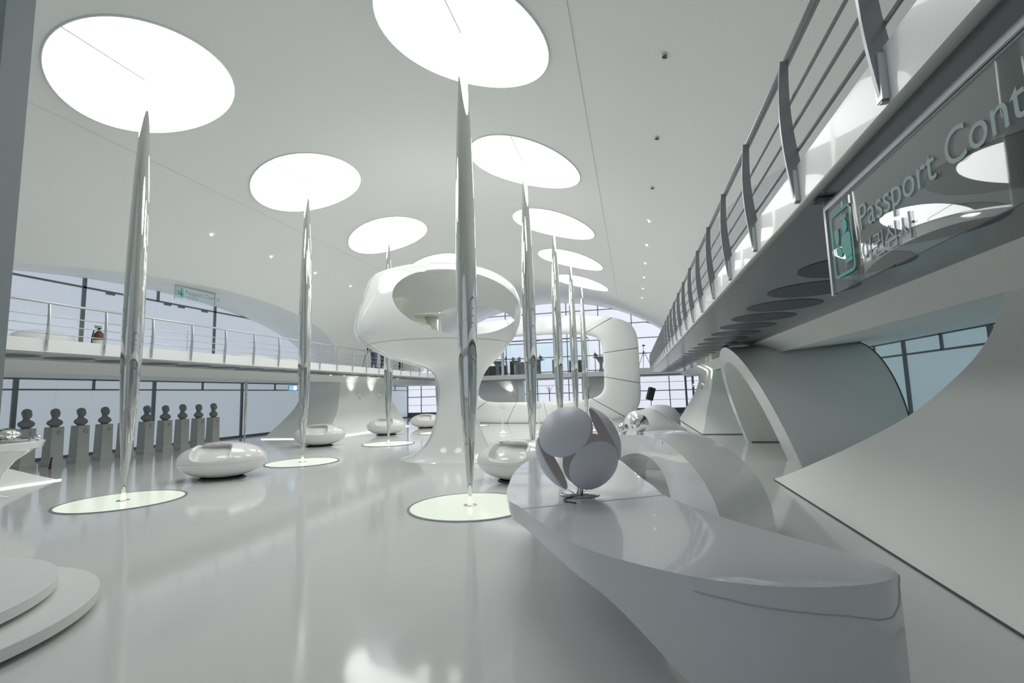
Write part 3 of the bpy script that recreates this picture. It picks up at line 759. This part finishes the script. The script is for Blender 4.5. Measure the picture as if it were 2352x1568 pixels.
# ------------------------------------------------------------ flared table at the left edge, with chrome dish
TX, TY = -11.38, 6.0
tb = thing('flared_table', (TX, TY, 0), 'white flared round table cut off by the left edge of the picture', 'table')
pr = [(.60, 0), (.50, .04), (.46, .2), (.52, .45), (.66, .66), (.84, .80), (.93, .86), (.97, .87), (1.0, .88), (1.03, .99), (1.02, 1.0), (.0005, 1.0)]
G().lathe(pr, (TX, TY, 0), 64, False).mk('body', 'gloss', tb, True, angle=35)
t = thing('chrome_dish', (-11.03, 6.42, 1.0), 'chrome dish with stacked chrome domes on the flared table', 'ornament')
G().lathe([(.0005, 0), (.26, 0), (.30, .035), (.29, .045), (.0005, .04)], (-11.03, 6.42, 1.0), 40, False).mk('dish', 'chromeb', t, True, angle=40)
G().lathe([(.10, .04), (.12, .06), (.20, .10), (.20, .15), (.14, .22), (.0005, .25)], (-11.06, 6.40, 1.0), 32, False).mk('dome', 'chromeb', t, True)
ball(-10.80, 6.72, 1.0, .05, 3, 'small chrome ball beside the dish on the flared table', .5)

# ------------------------------------------------------------ hanging glass signs
def icon(P0, ux, uz, s, parent):             # P0 lower left, ux/uz unit vectors, s size ; pictogram of officer checking a traveller
    nrm = ux.cross(uz)*.002
    def poly(pts, nm): mk(nm, [P0+ux*(x*s)+uz*(z*s)-nrm for x, z in pts]+[P0+ux*(x*s)+uz*(z*s)+nrm for x, z in pts],
                          [tuple(range(len(pts)))[::-1], tuple(range(len(pts), 2*len(pts)))]+[(i, (i+1) % len(pts), len(pts)+(i+1) % len(pts), len(pts)+i) for i in range(len(pts))], 'teal', parent)
    W, H, t, r = .9, 1.25, .06, .13
    def rr(W0, H0, o, r0):
        out = []
        for cx, cz, a in ((W0-r0, H0-r0, 0), (r0, H0-r0, 90), (r0, r0, 180), (W0-r0, r0, 270)):
            for k in range(6): out.append((o+cx+r0*cos(R(a+18*k)), o+cz+r0*sin(R(a+18*k))))
        return out
    a, b = rr(W, H, 0, r), rr(W-2*t, H-2*t, t, r-t)
    n = len(a)
    Vv = [P0+ux*(x*s)+uz*(z*s)+nrm for x, z in a+b]
    mk('icon_frame', Vv, [(i, (i+1) % n, n+(i+1) % n, n+i) for i in range(n)], 'teal', parent)
    circ = lambda cx, cz, r0, q=1.0: [(cx+r0*cos(2*pi*k/14), cz+r0*q*sin(2*pi*k/14)) for k in range(14)]
    poly([(.47, 1.02), (.72, 1.02), (.72, 1.09), (.47, 1.09)], 'icon_cap')
    poly(circ(.60, .89, .115, 1.15), 'icon_officer_head')
    poly([(.42, .70), (.52, .745), (.76, .745), (.80, .68), (.80, .30), (.56, .30), (.52, .40), (.42, .42)], 'icon_officer_body')
    poly([(.14, .92), (.34, .92), (.34, .72), (.28, .60), (.17, .66)], 'icon_traveller_head')
    poly([(.17, .56), (.26, .58), (.38, .52), (.42, .40), (.34, .36), (.20, .44)], 'icon_traveller_arm')
    poly([(.52, .20), (.80, .20), (.80, .29), (.52, .29)], 'icon_desk')
def sign(x, y0, y1, z0, z1, ztop, face, lb, txt, size):
    t = thing('hanging_sign', (x, (y0+y1)/2, z1), lb, 'sign')
    G().box((x-.006, min(y0, y1)+.01, z0), (x+.006, max(y0, y1)-.01, z1)).mk('glass_panel', 'clear', t)
    G().box((x-.016, min(y0, y1), z1), (x+.016, max(y0, y1), z1+.035)).mk('top_bar', 'steell', t)
    for y in (y0, y1):
        G().box((x-.014, y-.014, z0-.01), (x+.014, y+.014, ztop)).mk('bracket', 'steell', t)
        G().box((x-.05, y-.05, ztop-.006), (x+.05, y+.05, ztop)).mk('ceiling_plate', 'dark', t)
    H = z1-z0; ux = Vector((0, -1, 0)) if face < 0 else Vector((0, 1, 0)); uz = Vector((0, 0, 1)); fx = Vector((face, 0, 0))
    st = y0 if face < 0 else min(y0, y1)
    P0 = Vector((x+face*.009, st, z0))
    icon(P0+ux*.05*H/.45+uz*H*.14, ux, uz, H*.60, t)
    def tx(s, sz, du, dz, nm):
        o = P0+ux*du+uz*dz
        m4 = Matrix(((ux.x, 0, fx.x, o.x), (ux.y, 0, fx.y, o.y), (0, 1, 0, o.z), (0, 0, 0, 1)))
        return text(nm, s, sz, m4, 'frost', t, .001)
    tx(txt[0], size, H*.80, H*.50, 'lettering'); tx(txt[1], size*.68, H*.80, H*.17, 'lettering')
    return t
sign(1.16, 3.12, .55, 2.125, 2.615, BOT-.01, -1, 'hanging glass sign with teal officer pictogram, reading Passport Control, under the right balcony', ('Passport Control', '여권심사'), .185)
sign(-14.4, 12.45, 14.0, 5.02, 5.47, 5.62, 1, 'small hanging glass sign with teal pictogram under the left arch', ('Passport Control', '여권심사'), .20)

# ------------------------------------------------------------ things on the left balcony
def extinguisher():
    x, y, z = -12.55, 8.9, DECK
    t = thing('fire_extinguisher', (x, y, z), 'dark red fire extinguisher standing on the left balcony', 'extinguisher')
    G().lathe([(.10, 0), (.105, .02), (.105, .30), (.09, .37), (.05, .41), (.03, .44)], (x, y, z), 24).mk('cylinder', 'red', t, True)
    G().lathe([(.107, .08), (.107, .20)], (x, y, z), 24, False).mk('label', 'label', t, True)
    G().lathe([(.025, .43), (.03, .46), (.02, .50)], (x, y, z), 12).mk('valve', 'black', t, True)
    G().box((x-.02, y-.09, z+.49), (x+.02, y+.05, z+.51)).box((x-.02, y-.11, z+.53), (x+.02, y+.04, z+.545)).mk('lever', 'black', t)
    G().tube([(x, y-.03, z+.46), (x, y-.12, z+.42), (x, y-.15, z+.25), (x, y-.15, z+.05)], .014, 8).mk('hose', 'black', t, True)
extinguisher()
def pebble(x, y, z, a, b, h, lb, name='pebble_bench', m='satin'):
    t = G().lathe([(.0005, 0), (.85, 0), (.97, .22), (1, .42), (.93, .68), (.70, .88), (.35, .98), (.0005, 1)], (0, 0, 0), 48, False)
    for v in t.V: v.x = x+v.x*a; v.y = y+v.y*b; v.z = z+v.z*h
    return tag(t.mk(name, m, None, True), lb, 'bench', 'pebble benches on the left balcony')
pebble(-13.1, 6.0, DECK, .5, 1.45, .48, 'beige pebble-shaped bench on left balcony, at the left picture edge')
pebble(-13.1, 8.12, DECK, .42, .62, .38, 'low beige pebble bench on the left balcony beside the fire extinguisher')
pebble(-13.2, 14.5, DECK, .4, .95, .30, 'low beige pebble bench on the left balcony below the arch end')
pebble(-13.2, 16.3, DECK, .4, .75, .28, 'farthest low beige bench on left balcony, left of the second column')
# people with tripods: one continuous skinned body each, clothing as children
def skin(name, pts, edges, root, m, par, sub=2):
    me = bpy.data.meshes.new(name); me.from_pydata([p[:3] for p in pts], edges, []); me.update()
    o = bpy.data.objects.new(name, me); C.objects.link(o)
    sk = o.modifiers.new('skin', 'SKIN'); sk.use_smooth_shade = True
    for i, p in enumerate(pts):
        r0 = p[3]; me.skin_vertices[0].data[i].radius = (r0, p[4] if len(p) > 4 else r0); me.skin_vertices[0].data[i].use_root = (i == root)
    sb = o.modifiers.new('sub', 'SUBSURF'); sb.levels = sub; sb.render_levels = sub
    bpy.context.view_layer.update()
    m2 = bpy.data.meshes.new_from_object(o.evaluated_get(bpy.context.evaluated_depsgraph_get()))
    bpy.data.objects.remove(o)
    m2.polygons.foreach_set('use_smooth', [True]*len(m2.polygons)); m2.materials.clear(); m2.materials.append(M[m])
    q = bpy.data.objects.new(name, m2); C.objects.link(q); q.parent = par; return q
def person(loc, rz, lb, jean, st=.16):
    t = thing('person', loc, lb, 'person', None, rz)
    J = {}; P = []; E_ = []
    def v(n_, *a): J[n_] = len(P); P.append(a); return J[n_]
    def e(*n_):
        for a, b in zip(n_, n_[1:]): E_.append((J[a], J[b]))
    v('pel', 0, 0, .93, .13, .10); v('wa', 0, 0, 1.08, .12, .09); v('ch', 0, .01, 1.28, .15, .10); v('nk', 0, 0, 1.47, .055); v('hb', 0, .01, 1.55, .075, .085); v('ht', 0, .0, 1.67, .078, .092); v('cr', 0, 0, 1.74, .05)
    e('pel', 'wa', 'ch', 'nk', 'hb', 'ht', 'cr')
    v('ns', 0, .105, 1.60, .012); e('hb', 'ns')
    for s, k in ((-1, 'l'), (1, 'r')):
        v('hp'+k, s*.09, 0, .88, .09); v('kn'+k, s*st*.8, .03, .49, .058); v('an'+k, s*st, 0, .09, .038); v('to'+k, s*(st+.02), .15, .035, .035)
        e('pel', 'hp'+k, 'kn'+k, 'an'+k, 'to'+k)
        v('sh'+k, s*.19, 0, 1.41, .055); v('el'+k, s*.26, .08, 1.15, .042); v('wr'+k, s*.13, .28, 1.27, .028); v('pa'+k, s*.09, .35, 1.31, .030, .018)
        e('ch', 'sh'+k, 'el'+k, 'wr'+k, 'pa'+k)
        for f in range(4):
            v('f%d'%f+k, s*(.075+.018*f)-.0, .40, 1.335-.008*f, .009); v('g%d'%f+k, s*(.06+.018*f), .43-.004*f, 1.31-.006*f, .007); e('pa'+k, 'f%d'%f+k, 'g%d'%f+k)
        v('th'+k, s*.05, .35, 1.335, .010); v('tt'+k, s*.035, .38, 1.34, .008); e('pa'+k, 'th'+k, 'tt'+k)
    skin('body', P, E_, 0, 'skin', t)
    for s in (-1, 1): G().lathe([(.0005, -.01), (.010, 0), (.0005, .01)], (s*.03, .095, 1.645), 8, False).mk('eye', 'black', t, True, False)
    P = []; E_ = []; J = {}
    v('pel', 0, 0, .96, .145, .115)
    for s, k in ((-1, 'l'), (1, 'r')):
        v('hp'+k, s*.095, 0, .86, .108); v('kn'+k, s*st*.8, .03, .49, .078); v('an'+k, s*st, 0, .10, .062); e('pel', 'hp'+k, 'kn'+k, 'an'+k)
    skin('trousers', P, E_, 0, jean, t)
    P = []; E_ = []; J = {}
    v('b', 0, 0, .92, .16, .125); v('wa', 0, 0, 1.08, .15, .115); v('ch', 0, .01, 1.28, .175, .125); v('nk', 0, 0, 1.45, .08); e('b', 'wa', 'ch', 'nk')
    for s, k in ((-1, 'l'), (1, 'r')):
        v('sh'+k, s*.20, 0, 1.40, .075); v('el'+k, s*.265, .08, 1.15, .058); v('wr'+k, s*.15, .25, 1.25, .042); e('ch', 'sh'+k, 'el'+k, 'wr'+k)
    skin('jacket', P, E_, 0, 'cloth', t)
    G().lathe([(.085, -.02), (.098, .04), (.095, .09), (.06, .13), (.0005, .145)], (0, -.015, 1.63), 20, False).mk('hair', 'hair', t, True, False)
    for s in (-1, 1):
        o = G().lathe([(.05, 0), (.055, .02), (.05, .06), (.03, .08)], (0, 0, 0), 16, True, 1, 2.3).mk('shoe', 'black', t, True, False); o.location = (s*(st+.01), .06, 0)
    return t
person((-12.0, 20.85, DECK), R(-20), 'leftmost person on left balcony in jeans and black jacket', 'jean2', .13)
person((-12.05, 22.0, DECK), R(15), 'second person on the left balcony in blue jeans and black top beside a tripod', 'jean', .17)
person((-12.0, 23.6, DECK), R(-35), 'rightmost person on the left balcony, dressed all in black', 'cloth', .10)
def tripod(x, y, z, h, lb, grp='camera tripods', s=.38, nm='tripod', head=True):
    t = thing(nm, (x, y, z), lb, 'tripod', grp)
    for k in range(3):
        a = R(20+120*k); G().tube([(x, y, z+h*.8), (x+s*cos(a), y+s*sin(a), z+.01)], [.017, .011], 8).mk('leg', 'black', t, True)
    G().tube([(x, y, z+h*.55), (x, y, z+h)], .014, 8).mk('pole', 'black', t, True)
    if head: G().box((x-.06, y-.05, z+h), (x+.06, y+.05, z+h+.09)).box((x+.05, y-.03, z+h+.02), (x+.12, y+.03, z+h+.08)).mk('camera_head', 'black', t)
tripod(-11.95, 20.25, DECK, 1.35, 'black tripod at the feet of the leftmost person on left balcony')
tripod(-12.15, 21.45, DECK, 1.4, 'black tripod between the two people in jeans')
tripod(.75, 31.4, DECK, 1.4, 'black tripod on the cross balcony beside the right balcony end', s=.5)
t = thing('waste_bin', (1.75, 31.6, DECK), 'dark bin beside the tripod at the far end of the right balcony', 'bin')
G().lathe([(.2, 0), (.23, .02), (.25, .75), (.26, .78), (.24, .78)], (1.75, 31.6, DECK), 20).mk('body', 'cloth', t, True)
box('balcony_link', (-.5, 31.0, 2.68), (5.5, 33.55, 3.0), 'satin'); tag(bpy.data.objects['balcony_link'], 'white landing joining the right balcony to the cross balcony', 'balcony')

# ------------------------------------------------------------ cross balcony furniture, far away
def flower_table(x, y, z, s, lb, m='grey'):
    t = thing('bistro_table', (x, y, z), lb, 'table', 'bistro tables on the cross balcony')
    G().lathe([(.34*s, 0), (.20*s, .04), (.11*s, .3), (.12*s, .6), (.26*s, .82), (.34*s, .92)], (x, y, z), 24).mk('stem', m, t, True)
    G().lathe([(.26*s, .92), (.58*s, 1.02), (.60*s, 1.05), (.0005, 1.06)], (x, y, z), 36, False).mk('tabletop', m, t, True, angle=40)
    for k in (-1, 1):
        o = G().lathe([(.0005, 0), (.09, .01), (.13, .10), (.10, .22), (.0005, .28)], (0, 0, 0), 16, False, 1, .3).mk('menu_stand', m, t, True, False); o.location = (k*.32*s, 0, 1.06); o.rotation_euler = (0, R(18*k), 0)
flower_table(-9.6, 34.35, 3.0, .95, 'leftmost grey bistro table on the cross balcony, right of the pavilion stem', 'grey')
flower_table(-6.75, 34.35, 3.0, 1.1, 'grey bistro table in the middle of the cross balcony', 'grey')
flower_table(-8.2, 34.35, 3.0, .6, 'small grey bistro table left of the middle one on the cross balcony', 'grey')
flower_table(-2.1, 34.35, 3.0, .95, 'rightmost grey bistro table on the cross balcony, cut by the frame edge', 'grey')
def cab(a, b, m, lb):
    t = thing('service_cabinet', ((a[0]+b[0])/2, (a[1]+b[1])/2, a[2]), lb, 'cabinet', 'grey cabinets on the cross balcony')
    box('body', a, b, m, t); box('countertop', (a[0]-.03, a[1]-.03, b[2]), (b[0]+.03, b[1]+.03, b[2]+.05), 'satin', t)
cab((-11.3, 35.15, 3.0), (-9.2, 35.6, 3.75), 'dgrey', 'dark low cabinet at the left of the cross balcony behind a bistro table')
cab((-8.88, 35.1, 3.0), (-8.62, 35.5, 4.05), 'dgrey', 'narrow dark cabinet end inside the teal glass booth')
cab((-8.5, 35.1, 3.0), (-6.6, 35.5, 3.95), 'grey', 'grey cabinet inside the teal glass booth')
cab((-5.6, 34.6, 3.0), (-4.9, 35.2, 4.0), 'grey', 'grey square cabinet between the booth and the fourth right column')
cab((-4.4, 34.8, 3.0), (-3.1, 35.3, 3.9), 'dgrey', 'dark cabinet at the right of the cross balcony')
bt = thing('glass_booth', (-5.8, 34.6, 3.0), 'pale teal glass booth with dark roof frame on the cross balcony', 'booth')
for x in (-8.95, -3.0): G().box((x-.01, 33.7, 3.0), (x+.01, 35.6, 5.45)).mk('glass_wall', 'tealglass', bt)
G().box((-8.95, 35.58, 3.0), (-3.0, 35.6, 5.45)).mk('glass_wall', 'tealglass', bt)
for x in (-8.95, -5.0, -3.0): G().tube([(x, 33.7, 5.45), (x, 35.6, 5.45)], .04, 6).mk('roof_bar', 'mull', bt)
G().tube([(-8.95, 33.7, 5.40), (-2.9, 33.7, 5.40)], .045, 6).mk('roof_bar', 'mull', bt)
G().box((-9.15, 33.62, 3.0), (-8.97, 33.75, 5.35)).mk('corner_post', 'satin', bt)
for k, x in enumerate((-10.15, -9.55, -8.8, -6.3, -4.0, -3.1, -2.45)):
    t = thing('barrier_post', (x, 33.65, 3.0), ['leftmost dark barrier post on the cross balcony edge', 'second dark barrier post from the left on cross balcony', 'dark barrier post at the booth corner', 'dark barrier post right of the middle bistro table',
        'dark barrier post in front of the dark cabinet', 'dark barrier post behind the fifth right column', 'rightmost dark barrier post on the cross balcony'][k], 'post', 'dark barrier posts on the cross balcony')
    G().lathe([(.12, 0), (.12, .02), (.025, .03), (.022, 1.35), (.035, 1.37), (.0005, 1.40)], (x, 33.65, 3.0), 10, False).mk('post', 'mull', t, True)
    G().lathe([(.06, 1.15), (.07, 1.2), (.06, 1.25)], (x, 33.65, 3.0), 10).mk('hook_ring', 'black', t)
t = thing('pendant_lamp', (-7.0, 34.2, 5.35), 'flat white disc pendant lamp hanging in the glass booth', 'lamp')
G().lathe([(.0005, .06), (.5, .02), (.62, 0), (.5, -.04), (.0005, -.05)], (-7.0, 34.2, 5.42), 32, False).mk('shade', 'satin', t, True); G().lathe([(.0005, 0), (.22, 0)], (-7.0, 34.2, 5.365), 20, False).mk('bulb', 'dl', t)
G().tube([(-7, 34.2, 5.45), (-7, 34.2, 7.9)], .008, 6).mk('cord', 'black', t)
# lower level below the cross balcony
t = thing('partition', (-9.6, 35, 0), 'white partition below the cross balcony, seen left inside the frame', 'partition'); box('panel', (-12.5, 34.9, 0), (-8.1, 35.0, 2.6), 'satin', t); box('edge_post', (-8.1, 34.3, 0), (-7.75, 35.0, 2.6), 'satin', t)
t = thing('partition', (-2.4, 35, 0), 'curved white partition below the cross balcony, seen right inside the frame', 'partition')
G().grid(lambda u, v: (-3.6+3.8*u, 35.2-.9*u*u, 2.6*v), 12, 2).mk('panel', 'satin', t, True)
t = thing('glass_door', (-7.3, 34.6, 0), 'teal glass door below the cross balcony', 'door'); box('leaf', (-7.6, 34.55, 0), (-7.1, 34.6, 2.5), 'doorteal', t); box('leaf', (-7.05, 34.55, 0), (-6.55, 34.6, 2.45), 'tealglass', t)
for x, lb in ((-10.9, 'slim black coat stand, leftmost below the cross balcony'), (-5.6, 'slim black coat stand in the middle below the cross balcony'), (-2.95, 'slim black coat stand, rightmost below the cross balcony')):
    t = thing('coat_stand', (x, 33.0, 0), lb, 'coat stand', 'black coat stands'); G().tube([(x, 33, .02), (x, 33, 2.0)], .025, 8).mk('pole', 'black', t)
    for k in range(3):
        a = R(30+120*k); G().tube([(x, 33, .9), (x+.3*cos(a), 33+.3*sin(a), .01)], .014, 6).mk('leg', 'black', t); G().tube([(x, 33, 1.6), (x+.25*cos(a), 33+.25*sin(a), 2.1)], .012, 6).mk('hook', 'black', t)
def spotlight(x, y, z, dirv, lb, grp='white spotlights', e=28, r=.07, size=65, blend=.8):
    d = Vector(dirv).normalized(); t = thing('spotlight', (x, y, z), lb, 'light', grp); p = Vector((x, y, z)); b = p-d*.12
    G().tube([b, p], [r*.7, r], 16).mk('housing', 'satin', t, True, angle=40)
    G().tube([p+d*.001, p+d*.004], r*.85, 16).mk('lens', 'spot', t)
    G().tube([b, b-Vector((0, 0, .12))], .012, 6).mk('arm', 'black', t)
    l = bpy.data.lights.new('lamp', 'SPOT'); l.energy = e; l.spot_size = R(size); l.spot_blend = blend; l.shadow_soft_size = .04; l.color = (1, .96, .9)
    o = bpy.data.objects.new('lamp', l); C.objects.link(o); o.parent = t; o.location = d*.03; o.rotation_euler = d.to_track_quat('-Z', 'Y').to_euler()
spotlight(-13.0, 21.2, 1.78, (-.55, .15, .75), 'white spotlight washing the left flared wall, left one')
spotlight(-13.0, 23.1, 1.78, (-.55, .15, .75), 'white spotlight washing the left flared wall, behind the third left column')
spotlight(2.78, 24.2, 1.83, (.5, -.1, .8), 'white spotlight on the right flared wall, left of the pair')
spotlight(3.0, 22.9, 1.83, (.5, -.1, .8), 'white spotlight on the right flared wall, right of the pair')
spotlight(-8.6, 34.6, 1.75, (-.5, .5, .6), 'white spotlight on the partition left below the cross balcony', e=40)
spotlight(-1.3, 34.72, 1.75, (.1, .35, .5), 'white spotlight on the right partition below the cross balcony', e=60)
spotlight(-2.0, 34.4, .14, (.1, .6, .1), 'low spotlight by the foot of the right partition', e=40)
for k in range(7):
    y = 18.9+1.05*k; t = thing('wall_washer', (-13.05, y, BOT-.02), '%s small downlight from the near end under the left balcony, grazing the flared wall' % nr[k], 'light', 'small wall washers under the left balcony')
    G().lathe([(.0005, 0), (.05, 0)], (-13.0, y, BOT-.03), 16, False).mk('lens', 'dl', t); G().lathe([(.05, 0), (.065, 0), (.065, .02)], (-13.0, y, BOT-.03), 16, False).mk('ring', 'steell', t)
    l = bpy.data.lights.new('lamp', 'SPOT'); l.energy = 5; l.spot_size = R(70); l.spot_blend = 1; l.shadow_soft_size = .03
    o = bpy.data.objects.new('lamp', l); C.objects.link(o); o.parent = t; o.location = (.05, 0, -.04); o.rotation_euler = (0, R(-12), 0)
# lollipop stands
for k, (x, y) in enumerate(((-5.38, 19.76), (-3.82, 19.62), (-7.3, 22.0))):
    t = thing('disc_stand', (x, y, 0), ['slender white disc stand between pavilion stem and second right column', 'slender white disc stand right of the second right column', 'slender white disc stand just behind the pavilion stem'][k], 'stand', 'slender white disc stands')
    G().lathe([(.25, 0), (.245, .02), (.12, .06), (.05, .16), (.025, .4), (.014, .75), (.02, .9), (.035, 1.0)], (x, y, 0), 24).mk('stem', 'gloss', t, True)
    o = G().lathe([(.0005, -.012), (.14, -.012), (.155, 0), (.14, .012), (.0005, .012)], (0, 0, 0), 28, False).mk('disc', 'satin', t, True, False); o.location = (0, 0, 1.12); o.rotation_euler = (R(90), 0, R(-12))
# speaker on a stand, right end
t = thing('speaker', (.95, 29.0, 0), 'black loudspeaker tilted on a thin stand before the end glass', 'speaker')
G().tube([(.95, 29, .03), (.95, 29, 1.05)], .02, 8).mk('pole', 'black', t)
o = G().box((-.16, -.16, -.36), (.16, .16, .36)).mk('cabinet', 'black', t, False, False); o.location = (0, 0, 1.42); o.rotation_euler = (0, R(18), R(20))
G().lathe([(.25, 0), (.25, .02), (.03, .05)], (.95, 29, 0), 16).mk('foot', 'black', t)
# exit sign and door at the end of the left glass wall
t = thing('exit_sign', (-15.2, 19.2, 2.1), 'small lit blue and white exit sign near the second left column', 'sign')
G().box((-15.22, 18.95, 2.06), (-15.18, 19.5, 2.30)).mk('case', 'steell', t)
G().box((-15.178, 18.97, 2.08), (-15.174, 19.25, 2.28)).mk('blue_face', 'exit', t); G().box((-15.178, 19.25, 2.08), (-15.174, 19.48, 2.28)).mk('white_face', 'exitw', t)
G().box((-15.21, 19.2, 2.30), (-15.19, 19.23, 2.46)).mk('hanger', 'steell', t)
